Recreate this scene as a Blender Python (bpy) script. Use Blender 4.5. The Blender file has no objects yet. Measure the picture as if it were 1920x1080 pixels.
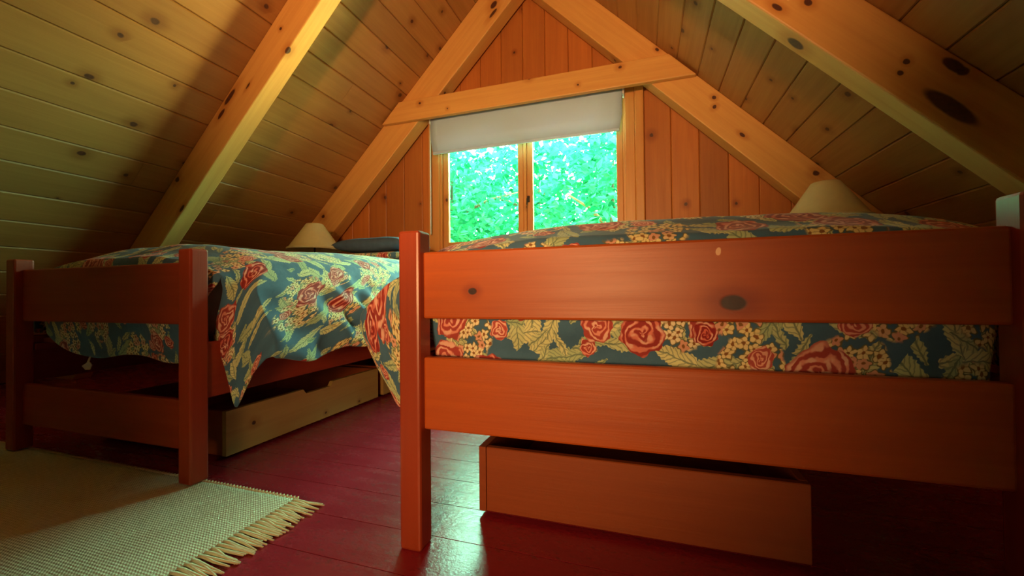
import bpy, bmesh, math, random
from mathutils import Vector, Matrix, noise

SC = bpy.context.scene
COL = SC.collection
PI = math.pi
random.seed(7)

# ------------------------------------------------------------------ camera
def make_camera():
    yaw, pitch, roll = math.radians(18.08), math.radians(0.71), math.radians(-0.558)
    f = Vector((-math.sin(yaw) * math.cos(pitch), math.cos(yaw) * math.cos(pitch), math.sin(pitch)))
    r = Vector((math.cos(yaw), math.sin(yaw), 0))
    u = r.cross(f)
    r2 = math.cos(roll) * r + math.sin(roll) * u
    u2 = -math.sin(roll) * r + math.cos(roll) * u
    cam = bpy.data.cameras.new('camera')
    cam.sensor_width = 36.0
    cam.lens = 36.0 * 760.0 / 1920.0
    cam.clip_start = 0.02
    o = bpy.data.objects.new('camera', cam)
    COL.objects.link(o)
    m = Matrix((r2, u2, -f)).transposed().to_4x4()
    m.translation = Vector((0, 0, 0.56))
    o.matrix_world = m
    SC.camera = o
make_camera()

# ------------------------------------------------------------------ world, lights, exposure
SC.view_settings.view_transform = 'Standard'
SC.view_settings.look = 'None'
SC.view_settings.exposure = 0.0
SC.view_settings.gamma = 1.0
SC.cycles.use_denoising = True
SC.cycles.max_bounces = 8
SC.cycles.diffuse_bounces = 4
SC.cycles.transparent_max_bounces = 12
SC.cycles.sample_clamp_indirect = 16.0

WORLD_STRENGTH = 58.0
w = bpy.data.worlds.new('sky')
SC.world = w
w.use_nodes = True
wn = w.node_tree
bg = wn.nodes['Background']
bg.inputs['Color'].default_value = (0.40, 1.0, 0.66, 1)
bg.inputs['Strength'].default_value = WORLD_STRENGTH
_tc = wn.nodes.new('ShaderNodeTexCoord'); _sp = wn.nodes.new('ShaderNodeSeparateXYZ'); _rp = wn.nodes.new('ShaderNodeValToRGB')
wn.links.new(_tc.outputs['Generated'], _sp.inputs[0])
_mr = wn.nodes.new('ShaderNodeMapRange'); _mr.inputs[1].default_value = -0.45; _mr.inputs[2].default_value = 0.25
wn.links.new(_sp.outputs[2], _mr.inputs[0]); wn.links.new(_mr.outputs[0], _rp.inputs[0])
_rp.color_ramp.elements[0].position = 0.25; _rp.color_ramp.elements[0].color = (1.50, 1.45, 0.42, 1)   # added meadow glow below the horizon to brighten the ceiling boards
_rp.color_ramp.elements[1].position = 0.60; _rp.color_ramp.elements[1].color = (0.40, 1.0, 0.66, 1)    # bright hazy sky
wn.links.new(_rp.outputs[0], bg.inputs['Color'])

def area_portal():
    l = bpy.data.lights.new('window_portal', 'AREA')
    l.shape = 'RECTANGLE'; l.size = 1.5; l.size_y = 0.85
    l.cycles.is_portal = True
    o = bpy.data.objects.new('window_portal', l); COL.objects.link(o)
    o.location = (-0.86, 3.075, 1.32)
    o.rotation_euler = (math.radians(-90), 0, 0)   # faces into the room
area_portal()

def unseen_spot(name, energy, loc, aim, angle, color, size):
    # unseen warm spots behind the photographer, cones narrowed to darken the sides
    l = bpy.data.lights.new(name, 'SPOT')
    l.energy = energy; l.color = color
    l.spot_size = math.radians(angle); l.spot_blend = 1.0; l.shadow_soft_size = size
    o = bpy.data.objects.new(name, l); COL.objects.link(o)
    o.location = loc
    d = Vector(aim) - Vector(loc)
    o.rotation_euler = d.to_track_quat('-Z', 'Y').to_euler()
unseen_spot('warm_spot_lamp', 380, (-0.40, -1.0, 1.10), (-0.76, 2.0, 1.98), 73, (1.0, 0.55, 0.24), 0.10)
unseen_spot('low_fill_spot', 105, (-0.20, -0.9, 0.62), (-0.45, 0.8, 0.52), 60, (1.0, 0.55, 0.22), 0.22)  # low fill added to warm the right footboard and the aisle drapes

# ------------------------------------------------------------------ node expression helper
class T:
    """a node tree with small expression helpers"""
    def __init__(s, name):
        s.m = bpy.data.materials.new(name); s.m.use_nodes = True
        s.t = s.m.node_tree; s.t.nodes.clear()
        s.out = s.t.nodes.new('ShaderNodeOutputMaterial')
        s.cache = {}
    def n(s, kind, **kw):
        nd = s.t.nodes.new(kind)
        for k, v in kw.items(): setattr(nd, k, v)
        return nd
    def put(s, sock, v):
        if isinstance(v, S): s.t.links.new(v.s, sock)
        elif isinstance(v, bpy.types.NodeSocket): s.t.links.new(v, sock)
        else: sock.default_value = v
    def math(s, op, *a, clamp=False):
        nd = s.n('ShaderNodeMath', operation=op, use_clamp=clamp)
        for i, v in enumerate(a): s.put(nd.inputs[i], v)
        return S(s, nd.outputs[0])
    def vmath(s, op, *a):
        nd = s.n('ShaderNodeVectorMath', operation=op)
        for i, v in enumerate(a):
            if op == 'SCALE' and i == 1: s.put(nd.inputs['Scale'], v)
            else: s.put(nd.inputs[i], v)
        return S(s, nd.outputs['Value' if op in ('LENGTH', 'DOT_PRODUCT', 'DISTANCE') else 'Vector'])
    def comb(s, x, y, z=0.0):
        nd = s.n('ShaderNodeCombineXYZ')
        for i, v in enumerate((x, y, z)): s.put(nd.inputs[i], v)
        return S(s, nd.outputs[0])
    def sep(s, v):
        nd = s.n('ShaderNodeSeparateXYZ'); s.put(nd.inputs[0], v)
        return [S(s, o) for o in nd.outputs]
    def mix(s, f, a, b):
        nd = s.n('ShaderNodeMix', data_type='RGBA')
        s.put(nd.inputs[0], f)
        for sock, v in ((nd.inputs[6], a), (nd.inputs[7], b)):
            s.put(sock, (*v, 1.0) if isinstance(v, tuple) and len(v) == 3 else v)
        return S(s, nd.outputs[2])
    def step(s, x, lo, hi):
        nd = s.n('ShaderNodeMapRange', interpolation_type='SMOOTHSTEP')
        s.put(nd.inputs[0], x); s.put(nd.inputs[1], lo); s.put(nd.inputs[2], hi)
        return S(s, nd.outputs[0])
    def noise(s, vec, scale, detail=2.0, rough=0.5, dist=0.0, dim='3D'):
        nd = s.n('ShaderNodeTexNoise', noise_dimensions=dim)
        s.put(nd.inputs['Vector'], vec); s.put(nd.inputs['Scale'], scale)
        s.put(nd.inputs['Detail'], detail); s.put(nd.inputs['Roughness'], rough); s.put(nd.inputs['Distortion'], dist)
        return S(s, nd.outputs[0]), S(s, nd.outputs[1])
    def voro(s, vec, scale, rnd=1.0):
        nd = s.n('ShaderNodeTexVoronoi', voronoi_dimensions='2D', feature='F1')
        s.put(nd.inputs['Vector'], vec); s.put(nd.inputs['Scale'], scale); s.put(nd.inputs['Randomness'], rnd)
        return S(s, nd.outputs['Distance']), S(s, nd.outputs['Color']), S(s, nd.outputs['Position'])
    def uv(s): return S(s, s.n('ShaderNodeUVMap').outputs[0])
    def obj(s): return S(s, s.n('ShaderNodeTexCoord').outputs['Object'])
    def island(s): return S(s, s.n('ShaderNodeNewGeometry').outputs['Random Per Island'])
    def bsdf(s, color, rough=0.5, normal=None, **kw):
        b = s.n('ShaderNodeBsdfPrincipled')
        s.put(b.inputs['Base Color'], (*color, 1.0) if isinstance(color, tuple) and len(color) == 3 else color)
        s.put(b.inputs['Roughness'], rough)
        if normal is not None: s.put(b.inputs['Normal'], normal)
        for k, v in kw.items(): s.put(b.inputs[k.replace('_', ' ')], v)
        s.t.links.new(b.outputs[0], s.out.inputs[0])
        return b
    def bump(s, h, strength=0.3, dist=0.005):
        nd = s.n('ShaderNodeBump'); s.put(nd.inputs['Strength'], strength); s.put(nd.inputs['Distance'], dist)
        s.put(nd.inputs['Height'], h)
        return S(s, nd.outputs[0])
class S:
    def __init__(s, t, sock): s.t = t; s.s = sock
    def __add__(s, o): return s.t.math('ADD', s, o)
    def __radd__(s, o): return s.t.math('ADD', o, s)
    def __sub__(s, o): return s.t.math('SUBTRACT', s, o)
    def __rsub__(s, o): return s.t.math('SUBTRACT', o, s)
    def __mul__(s, o): return s.t.math('MULTIPLY', s, o)
    def __rmul__(s, o): return s.t.math('MULTIPLY', o, s)
    def __truediv__(s, o): return s.t.math('DIVIDE', s, o)
    def inv(s): return s.t.math('SUBTRACT', 1.0, s)

# ------------------------------------------------------------------ materials
def wood(name, light, dark, knot=(0.085, 0.022, 0.010), rough=0.45, knots=0.5, cells=3.2, vary=0.35, spots=(), grain=1.0, coat=0.0, chips=()):
    """sawn and finished boards; UV in metres, u along the grain"""
    t = T(name)
    uv = t.uv(); isl = t.island()
    u, v, _ = t.sep(uv)
    off = isl * 37.3
    g1, _ = t.noise(t.comb(u * 1.6, v * 34.0, off), 1.0, 3.0, 0.6, 0.6)
    g2, _ = t.noise(t.comb(u * 5.0, v * 160.0, off), 1.0, 2.0, 0.6, 0.0)
    big, _ = t.noise(t.comb(u * 1.1, v * 6.0, off + 5.0), 1.0, 2.0, 0.5, 0.4)
    # knots
    wob, wc = t.noise(t.comb(u * 22.0, v * 22.0, off), 1.0, 2.0)
    p = t.comb(u + off * 3.0 + wob * 0.02, v * 1.15 + off * 1.7 + wob * 0.012)
    d, c, _ = t.voro(p, cells)
    cr, cg, cb = t.sep(c)
    d = d / cells
    rad = 0.005 + cg * 0.014
    has = t.step(cr, 1.0 - knots, 1.0 - knots + 0.02)
    kmask = t.step(d / rad, 1.15, 0.7) * has
    halo = t.step(d / rad, 4.5, 0.9) * has
    for (ku, kv, ru, rv) in spots:
        du = (u - ku + (wob - 0.5) * 0.010) / ru
        dv = (v - kv + (wob - 0.5) * 0.006) / rv
        q = t.math('SQRT', du * du + dv * dv)
        kmask = t.math('MAXIMUM', kmask, t.step(q, 1.1, 0.75))
        halo = t.math('MAXIMUM', halo, t.step(q, 3.2, 0.9))
    tone = t.math('ADD', g1 * 0.62 * grain, g2 * 0.22 * grain) + big * 0.45 - 0.30
    tone = tone + halo * 0.5
    tone = t.math('MAXIMUM', t.math('MINIMUM', tone, 1.0), 0.0)
    col = t.mix(tone, light, dark)
    br = 1.0 - vary * 0.5 + isl * vary
    hsv = t.n('ShaderNodeHueSaturation'); t.put(hsv.inputs['Value'], br); t.put(hsv.inputs['Color'], col)
    col = S(t, hsv.outputs[0])
    kn, _ = t.noise(t.comb(u * 90.0, v * 90.0, off), 1.0, 2.0)
    col = t.mix(kmask, col, t.mix(kn, tuple(k * 0.35 for k in knot), tuple(k * 1.7 for k in knot)))
    for (ku, kv, ru, rv) in chips:
        du = (u - ku + (wob - 0.5) * 0.012) / ru
        dv = (v - kv + (wob - 0.5) * 0.012) / rv
        q = t.math('SQRT', du * du + dv * dv)
        col = t.mix(t.step(q, 1.0, 0.8), col, (0.85, 0.50, 0.28))
    nrm = t.bump(g2 + g1 * 0.5 - kmask * 0.5, 0.15, 0.002)
    r = g1 * 0.15 + (rough - 0.07)
    t.bsdf(col, r, nrm, Coat_Weight=coat, Coat_Roughness=0.18)
    return t.m

def floral(name, seed=(0.0, 0.0), heroes=()):
    """printed cotton: roses, cream blossoms and pale leaves on slate blue; UV in metres"""
    t = T(name)
    uv = t.uv()
    u, v, _ = t.sep(uv)
    _, wc = t.noise(t.comb(u * 45.0, v * 45.0), 1.0, 2.0, dim='2D')
    wx, wy, _ = t.sep(wc)
    u = u + (wx - 0.5) * 0.012 + seed[0]; v = v + (wy - 0.5) * 0.012 + seed[1]
    P = t.comb(u, v)
    weave, _ = t.noise(t.comb(u * 14.0, v * 14.0), 1.0, 3.0, dim='2D')
    col = t.mix(weave, (0.040, 0.115, 0.215), (0.075, 0.190, 0.320))
    def local(scale, shift=0.0, rnd=1.0):
        q = t.comb(u + shift, v + shift * 1.7)
        d, c, pos = t.voro(q, scale, rnd)
        L = t.vmath('SUBTRACT', q, pos)
        x, y, _ = t.sep(L)
        r_, g_, b_ = t.sep(c)
        return x, y, r_, g_, b_
    def rot(x, y, a):
        ca = t.math('COSINE', a); sa = t.math('SINE', a)
        return x * ca + y * sa, y * ca - x * sa
    # pale leaves, three scatterings
    for (sc, sh, L, W, pr) in ((9.5, 3.1, 0.060, 0.020, 0.75), (11.0, 7.7, 0.050, 0.017, 0.65), (17.0, 5.3, 0.032, 0.009, 0.6)):
        x, y, r_, g_, b_ = local(sc, sh)
        x, y = rot(x, y, g_ * 6.2832)
        xn = x / L
        prof = t.math('MAXIMUM', 1.0 - xn * xn, 0.0) * W
        serr = t.math('SINE', x * 700.0) * 0.0012
        ay = t.math('ABSOLUTE', y)
        m = t.step(ay - prof - serr, 0.0008, -0.0008) * t.step(r_, 1.0 - pr, 1.01 - pr) * t.step(t.math('ABSOLUTE', xn), 0.99, 0.95)
        vein = t.step(t.math('SINE', (x + ay * 1.2) * 520.0), 0.3, 0.9)
        mid = t.step(ay, 0.0022, 0.0008)
        lc = t.mix(b_, (0.78, 0.80, 0.42), (0.40, 0.54, 0.30))
        lc = t.mix(t.math('MAXIMUM', vein * 0.55, mid * 0.8), lc, (0.10, 0.18, 0.14))
        col = t.mix(m, col, lc)
    # clusters of little cream blossoms
    x, y, r_, g_, b_ = local(6.2, 1.9)
    rr = t.math('SQRT', x * x + y * y * 0.75)
    zone = t.step(rr, 0.066, 0.058) * t.step(r_, 0.30, 0.31)
    zc = t.mix(g_, (0.90, 0.76, 0.34), (0.94, 0.86, 0.60))
    x, y, r2, g2, b2 = local(44.0, 2.3, 0.8)
    rr = t.math('SQRT', x * x + y * y)
    ang = t.math('ARCTAN2', y, x)
    edge = t.math('COSINE', ang * 5.0 + r2 * 6.28) * 0.0022 + 0.0104
    pet = t.step(rr - edge, 0.0010, -0.0010)
    bc = t.mix(t.step(t.math('COSINE', ang * 5.0 + r2 * 6.28), -0.5, -0.95) * 0.6, zc, (0.40, 0.26, 0.08))
    bc = t.mix(t.step(b2, 0.75, 0.80), bc, (0.80, 0.42, 0.30))
    bc = t.mix(t.step(rr, 0.0042, 0.0026), bc, (0.28, 0.12, 0.03))
    col = t.mix(zone * t.step(rr - edge, 0.0035, 0.0015), col, (0.16, 0.15, 0.06))
    col = t.mix(zone * pet, col, bc)
    # roses
    def rose(x, y, R, tint, ph, have, col):
        rr = t.math('SQRT', x * x + y * y) / R
        ang = t.math('ARCTAN2', y, x)
        sc = t.math('COSINE', ang * 5.0 + ph) * 0.06 + t.math('COSINE', ang * 9.0 + ph * 2.0) * 0.04 + 0.92
        m = t.step(rr - sc, 0.015, -0.015)
        if have is not None: m = m * have
        nn, _ = t.noise(t.comb(x * 38.0 + ph, y * 38.0), 1.0, 2.0, dim='2D')
        wv = t.math('SINE', rr * 19.0 + t.math('COSINE', ang * 3.0 + ph + rr * 5.0) * 1.9 + nn * 5.0 + ang)
        petal = t.step(wv, -0.35, 0.75)
        lightp = t.mix(tint, (0.72, 0.14, 0.10), (0.92, 0.50, 0.38))
        darkp = t.mix(tint, (0.28, 0.012, 0.016), (0.55, 0.10, 0.08))
        rc = t.mix(petal, darkp, lightp)
        hl = t.step(nn + wv * 0.18, 0.56, 0.74)
        rc = t.mix(hl * 0.7, rc, (0.93, 0.62, 0.50))
        rc = t.mix(t.step(rr - sc, -0.11, -0.02) * 0.6, rc, darkp)
        return t.mix(m, col, rc)
    x, y, r_, g_, b_ = local(8.0, 4.4)
    col = rose(x, y, 0.018 + g_ * 0.012, 0.25 + b_ * 0.75, r_ * 9.0, t.step(r_, 0.62, 0.63), col)
    x, y, r_, g_, b_ = local(4.6, 0.0)
    col = rose(x, y, 0.043 + g_ * 0.020, b_ * 0.55, r_ * 9.0, t.step(r_, 0.20, 0.21), col)
    for (hu, hv, R, tint) in heroes:
        col = rose(u - (hu + seed[0]), v - (hv + seed[1]), R, tint, hu * 40.0, None, col)
    th, _ = t.noise(t.comb(u * 900.0, v * 900.0), 1.0, 1.0, dim='2D')
    wr, _ = t.noise(t.comb(u * 16.0, v * 16.0), 1.0, 3.0, dim='2D')
    t.bsdf(col, 0.85, t.bump(wr + th * 0.05, 0.5, 0.008), Sheen_Weight=0.15)
    return t.m

def plain(name, color, rough=0.5, bump=0.0, scale=60.0, var=0.15, metal=0.0, **kw):
    t = T(name)
    n, _ = t.noise(t.obj(), scale, 3.0)
    c = t.mix(n, tuple(x * (1 - var) for x in color), tuple(min(1, x * (1 + var)) for x in color))
    nrm = t.bump(n, bump, 0.004) if bump else None
    t.bsdf(c, rough, nrm, Metallic=metal, **kw)
    return t.m

PINE_L, PINE_D = (0.70, 0.33, 0.095), (0.42, 0.130, 0.022)
M = {}
M['roof_pine'] = wood('roof pine boards', (0.52, 0.235, 0.065), (0.27, 0.085, 0.016), rough=0.5, knots=0.42, cells=3.4, vary=0.35)
M['gable_pine'] = wood('gable pine boards', (0.56, 0.180, 0.033), (0.27, 0.058, 0.007), rough=0.5, knots=0.36, cells=3.4, vary=0.40)
M['beam_pine'] = wood('beam pine', (0.80, 0.42, 0.12), (0.52, 0.19, 0.035), rough=0.5, knots=0.45, cells=3.0, vary=0.15)
M['frame_pine'] = wood('window frame pine', (0.62, 0.27, 0.07), (0.36, 0.11, 0.02), rough=0.45, knots=0.2, vary=0.2)
M['stain'] = wood('red stained pine', (0.52, 0.105, 0.013), (0.25, 0.026, 0.004), knot=(0.035, 0.010, 0.012), rough=0.42, knots=0.03, cells=2.2, vary=0.08, coat=0.0)
M['stain_post'] = wood('red stained post', (0.36, 0.055, 0.016), (0.20, 0.022, 0.008), rough=0.38, knots=0.05, vary=0.1, coat=0.2)
M['stain_dark'] = wood('dark red stained pine', (0.40, 0.046, 0.010), (0.21, 0.016, 0.004), rough=0.45, knots=0.02, cells=2.2, vary=0.08)
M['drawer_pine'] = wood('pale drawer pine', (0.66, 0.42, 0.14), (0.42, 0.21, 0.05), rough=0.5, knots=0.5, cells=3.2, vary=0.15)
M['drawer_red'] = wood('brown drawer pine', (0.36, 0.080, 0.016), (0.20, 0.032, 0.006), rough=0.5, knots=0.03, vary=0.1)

def floor_mat():
    t = T('red painted floor')
    uv = t.uv(); u, v, _ = t.sep(uv); isl = t.island()
    n, _ = t.noise(t.comb(u * 5, v * 26, isl * 20), 1.0, 4.0, 0.6)
    n2, _ = t.noise(t.comb(u * 60, v * 90, isl * 9), 1.0, 3.0, 0.7)
    wear = t.step(n2 + n * 0.35, 0.74, 0.86)
    c = t.mix(n, (0.28, 0.012, 0.024), (0.38, 0.024, 0.042))
    c = t.mix(wear * 0.5, c, (0.12, 0.02, 0.02))
    r = n * 0.20 + n2 * 0.12 + 0.10
    t.bsdf(c, r, t.bump(n2 + n, 0.28, 0.003), Coat_Weight=0.10, Coat_Roughness=0.16, Specular_IOR_Level=0.38)
    return t.m
M['floor'] = floor_mat()

def rug_mat():
    t = T('woven cotton rug')
    u, v, _ = t.sep(t.uv())
    a = t.math('SINE', u * 1500.0) * 0.5 + 0.5
    b = t.math('SINE', v * 900.0 + t.math('SINE', u * 750.0) * 1.2) * 0.5 + 0.5
    n, _ = t.noise(t.comb(u * 60, v * 180), 1.0, 3.0, 0.7, dim='2D')
    n2, _ = t.noise(t.comb(u * 5, v * 7), 1.0, 3.0, 0.6, dim='2D')
    c = t.mix(n, (0.60, 0.53, 0.36), (0.92, 0.87, 0.68))
    c = t.mix(b * 0.25, c, (0.45, 0.39, 0.27))
    c = t.mix(t.step(n2, 0.60, 0.75) * 0.25, c, (0.42, 0.30, 0.16))
    t.bsdf(c, 0.95, t.bump(a * 0.4 + b + n, 0.6, 0.004))
    return t.m
M['rug'] = rug_mat()
M['fringe'] = plain('cotton fringe', (0.74, 0.60, 0.38), 0.95, 0.4, 90)
def blind_mat():
    t = T('blind fabric')
    n, _ = t.noise(t.obj(), 300.0, 2.0)
    c = t.mix(n, (0.50, 0.66, 0.84), (0.55, 0.72, 0.90))
    d = t.n('ShaderNodeBsdfDiffuse'); t.put(d.inputs[0], c)
    tl = t.n('ShaderNodeBsdfTranslucent'); t.put(tl.inputs[0], (0.60, 0.42, 0.50, 1))
    mx = t.n('ShaderNodeMixShader'); mx.inputs[0].default_value = 0.15
    t.t.links.new(d.outputs[0], mx.inputs[1]); t.t.links.new(tl.outputs[0], mx.inputs[2])
    t.t.links.new(mx.outputs[0], t.out.inputs[0])
    return t.m
M['blind'] = blind_mat()
M['white_metal'] = plain('white enamel', (0.75, 0.74, 0.72), 0.4)
M['shade'] = plain('lamp shade paper', (0.78, 0.66, 0.36), 0.8, 0.1, 40, 0.06)
M['dark_metal'] = plain('dark bronze', (0.05, 0.04, 0.03), 0.4, metal=0.6)
M['navy'] = plain('navy pillow cotton', (0.055, 0.090, 0.150), 0.9, 0.3, 25, 0.3)
M['mattress'] = plain('mattress ticking', (0.62, 0.60, 0.55), 0.9, 0.2, 30)
M['cream'] = plain('cream cotton', (0.72, 0.62, 0.52), 0.9, 0.2, 60)
M['floral_left'] = floral('floral cotton of the left bed', (3.1, 5.2), [(.64, .05, .050, .35), (.27, -.27, .036, .3), (.16, .03, .04, .5)])
M['floral_right'] = floral('floral cotton of the right bed', (11.3, 2.4), [(.034, -.195, .050, .25), (-.09, -.190, .026, .05), (.127, -.185, .036, .55), (.356, -.185, .024, .75), (-.19, -.235, .024, .8), (-.33, .055, .052, .2), (.38, .05, .055, .3), (.24, .06, .026, .2)])

def glass_mat():
    t = T('window glass')
    tr = t.n('ShaderNodeBsdfTransparent'); gl = t.n('ShaderNodeBsdfGlossy'); gl.inputs['Roughness'].default_value = 0.02
    fr = t.n('ShaderNodeFresnel'); fr.inputs['IOR'].default_value = 1.25
    mx = t.n('ShaderNodeMixShader')
    t.t.links.new(fr.outputs[0], mx.inputs[0]); t.t.links.new(tr.outputs[0], mx.inputs[1]); t.t.links.new(gl.outputs[0], mx.inputs[2])
    t.t.links.new(mx.outputs[0], t.out.inputs[0])
    return t.m
M['glass'] = glass_mat()

def leaf_mat():
    t = T('tree leaves')
    isl = t.island()
    c = t.mix(isl, (0.003, 0.085, 0.036), (0.038, 0.28, 0.155))
    d = t.n('ShaderNodeBsdfDiffuse'); t.put(d.inputs[0], c)
    tl = t.n('ShaderNodeBsdfTranslucent'); t.put(tl.inputs[0], c)
    mx = t.n('ShaderNodeMixShader'); mx.inputs[0].default_value = 0.5
    t.t.links.new(d.outputs[0], mx.inputs[1]); t.t.links.new(tl.outputs[0], mx.inputs[2])
    t.t.links.new(mx.outputs[0], t.out.inputs[0])
    return t.m
M['leaf'] = leaf_mat()
M['bark'] = plain('tree bark', (0.10, 0.07, 0.045), 0.9, 0.5, 20)
M['grass'] = plain('ground outside', (0.25, 0.48, 0.14), 0.95, 0.3, 5)

# ------------------------------------------------------------------ mesh helpers
def obj(name, bm, mat, parent=None, smooth=False):
    me = bpy.data.meshes.new(name)
    bm.normal_update(); bm.to_mesh(me); bm.free()
    for m in (mat if isinstance(mat, (list, tuple)) else (mat,)): me.materials.append(m)
    if smooth:
        for p in me.polygons: p.use_smooth = True
    o = bpy.data.objects.new(name, me); COL.objects.link(o)
    if parent is not None:
        o.parent = parent
        o.matrix_parent_inverse = Matrix.Translation(-Vector(parent.location)) if parent.type == 'EMPTY' and parent.parent is None else Matrix()
    return o
def tag(o, label=None, cat=None, group=None, kind=None):
    if label: o['label'] = label
    if cat: o['category'] = cat
    if group: o['group'] = group
    if kind: o['kind'] = kind
    return o
def thing(name, label, cat, loc=(0, 0, 0), group=None, kind=None):
    o = bpy.data.objects.new(name, None); COL.objects.link(o)
    o.location = loc; o.empty_display_size = 0.05
    return tag(o, label, cat, group, kind)
def uvlayer(bm): return bm.loops.layers.uv.verify()

def add_board(bm, c, ul, uw, ut, L, W, Tk, bev=0.003, uvo=(0, 0), seg=1, cut=None):
    """a board centred at c; ul/uw/ut unit directions for length, width, thickness.
    cut=(k0,k1): ends slanted so that the length grows by k*w towards +width at each end"""
    c, ul, uw, ut = Vector(c), Vector(ul).normalized(), Vector(uw).normalized(), Vector(ut).normalized()
    uvl = uvlayer(bm)
    vs = {}
    for i in (-1, 1):
        for j in (-1, 1):
            k_ = 0.0
            if cut: k_ = cut[0 if i < 0 else 1] * j * W / 2
            for k in (-1, 1):
                vs[i, j, k] = bm.verts.new(c + ul * (i * L / 2 + k_) + uw * j * W / 2 + ut * k * Tk / 2)
    fs = []
    def f(*q): fs.append(bm.faces.new([vs[x] for x in q]))
    f((-1,-1,-1),(-1,1,-1),(1,1,-1),(1,-1,-1)); f((-1,-1,1),(1,-1,1),(1,1,1),(-1,1,1))
    f((-1,-1,-1),(1,-1,-1),(1,-1,1),(-1,-1,1)); f((-1,1,-1),(-1,1,1),(1,1,1),(1,1,-1))
    f((-1,-1,-1),(-1,-1,1),(-1,1,1),(-1,1,-1)); f((1,-1,-1),(1,1,-1),(1,1,1),(1,-1,1))
    bmesh.ops.recalc_face_normals(bm, faces=fs)
    if bev > 0:
        es = list({e for fc in fs for e in fc.edges})
        r = bmesh.ops.bevel(bm, geom=es, offset=bev, segments=seg, profile=0.5, affect='EDGES', clamp_overlap=True)
        allf = set(r['faces'])
        for vv in r['verts']: allf.update(vv.link_faces)
        fs = list(allf)
    for fc in fs:
        for lp in fc.loops:
            d = lp.vert.co - c
            lp[uvl].uv = (d.dot(ul) + uvo[0], d.dot(uw) + d.dot(ut) * 0.9 + uvo[1])
    return fs
def board(name, mat, parent, *a, **k):
    bm = bmesh.new(); add_board(bm, *a, **k); return obj(name, bm, mat, parent)
def box(bm, x0, x1, y0, y1, z0, z1, bev=0.003, along='x', uvo=(0, 0), seg=1):
    c = ((x0+x1)/2, (y0+y1)/2, (z0+z1)/2)
    X, Y, Z = (1,0,0), (0,1,0), (0,0,1); dx, dy, dz = x1-x0, y1-y0, z1-z0
    if along == 'x': return add_board(bm, c, X, Z, Y, dx, dz, dy, bev, uvo, seg)
    if along == 'y': return add_board(bm, c, Y, Z, X, dy, dz, dx, bev, uvo, seg)
    if along == 'xf': return add_board(bm, c, X, Y, Z, dx, dy, dz, bev, uvo, seg)
    if along == 'yf': return add_board(bm, c, Y, X, Z, dy, dx, dz, bev, uvo, seg)
    return add_board(bm, c, Z, X, Y, dz, dx, dy, bev, uvo, seg)
def boxo(name, mat, parent, *a, **k):
    bm = bmesh.new(); box(bm, *a, **k); return obj(name, bm, mat, parent)
def ring_mesh(bm, c, prof, n=32, cap0=False, cap1=False):
    """lathe about z; prof = [(r,z),...]"""
    uvl = uvlayer(bm); rows = []
    for (r, z) in prof:
        rows.append([bm.verts.new((c[0]+r*math.cos(2*PI*i/n), c[1]+r*math.sin(2*PI*i/n), c[2]+z)) for i in range(n)])
    for a, b in zip(rows, rows[1:]):
        for i in range(n): bm.faces.new((a[i], a[(i+1) % n], b[(i+1) % n], b[i]))
    if cap0: bm.faces.new(rows[0][::-1])
    if cap1: bm.faces.new(rows[-1])
    bmesh.ops.recalc_face_normals(bm, faces=bm.faces[:])
def tube(bm, pts, r, n=8):
    pts = [Vector(p) for p in pts]; rows = []
    for i, p in enumerate(pts):
        d = (pts[min(i+1, len(pts)-1)] - pts[max(i-1, 0)]).normalized()
        a = d.cross(Vector((0, 0, 1)));
        if a.length < 1e-3: a = d.cross(Vector((1, 0, 0)))
        a.normalize(); b = d.cross(a)
        rr = r[i] if isinstance(r, (list, tuple)) else r
        rows.append([bm.verts.new(p + a*rr*math.cos(2*PI*k/n) + b*rr*math.sin(2*PI*k/n)) for k in range(n)])
    for a, b in zip(rows, rows[1:]):
        for k in range(n): bm.faces.new((a[k], a[(k+1) % n], b[(k+1) % n], b[k]))
    bm.faces.new(rows[0][::-1]); bm.faces.new(rows[-1])
def sm(a, b, x):
    t_ = max(0.0, min(1.0, (x-a)/(b-a))); return t_*t_*(3-2*t_)
def lerp_table(tb, x):
    if x <= tb[0][0]: return tb[0][1]
    for (x0, y0), (x1, y1) in zip(tb, tb[1:]):
        if x <= x1: return y0 + (y1-y0)*(x-x0)/(x1-x0)
    return tb[-1][1]

# ------------------------------------------------------------------ the loft shell
CL, CR = 3.99, 2.30            # left slope: z = x + CL ; right slope: z = CR - x
AX, AZ = (CR-CL)/2, (CR+CL)/2  # ridge
YB, YG = -2.4, 3.0             # rear and gable walls
R2 = math.sqrt(0.5)
WX0, WX1, WZ0, WZ1 = -1.60, -0.11, 0.90, 1.98   # window opening

def build_floor():
    bm = bmesh.new(); y = YB; pitch = 0.135; i = 0
    while y < YG - 0.01:
        y1 = min(y + pitch, YG); x = -CL
        cuts = [-CL]
        xx = -CL + random.uniform(1.0, 3.2)
        while xx < CR - 0.6:
            cuts.append(xx); xx += random.uniform(2.2, 3.4)
        cuts.append(CR)
        for a, b in zip(cuts, cuts[1:]):
            box(bm, a + 0.0002, b - 0.0002, y + 0.0011, y1 - 0.0011, -0.022, 0.0, 0, 'xf', (random.random()*5, random.random()*5))
        y = y1
    o = obj('floor', bm, M['floor']); tag(o, 'dark red painted board floor', 'floor', kind='structure')
build_floor()
def subfloor():
    bm = bmesh.new(); box(bm, -CL-.1, CR+.1, YB-.1, YG+.1, -.06, -.0235, 0, 'xf'); o = obj('floor', bm, M['bark']); tag(o, kind='structure')
subfloor()

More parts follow.
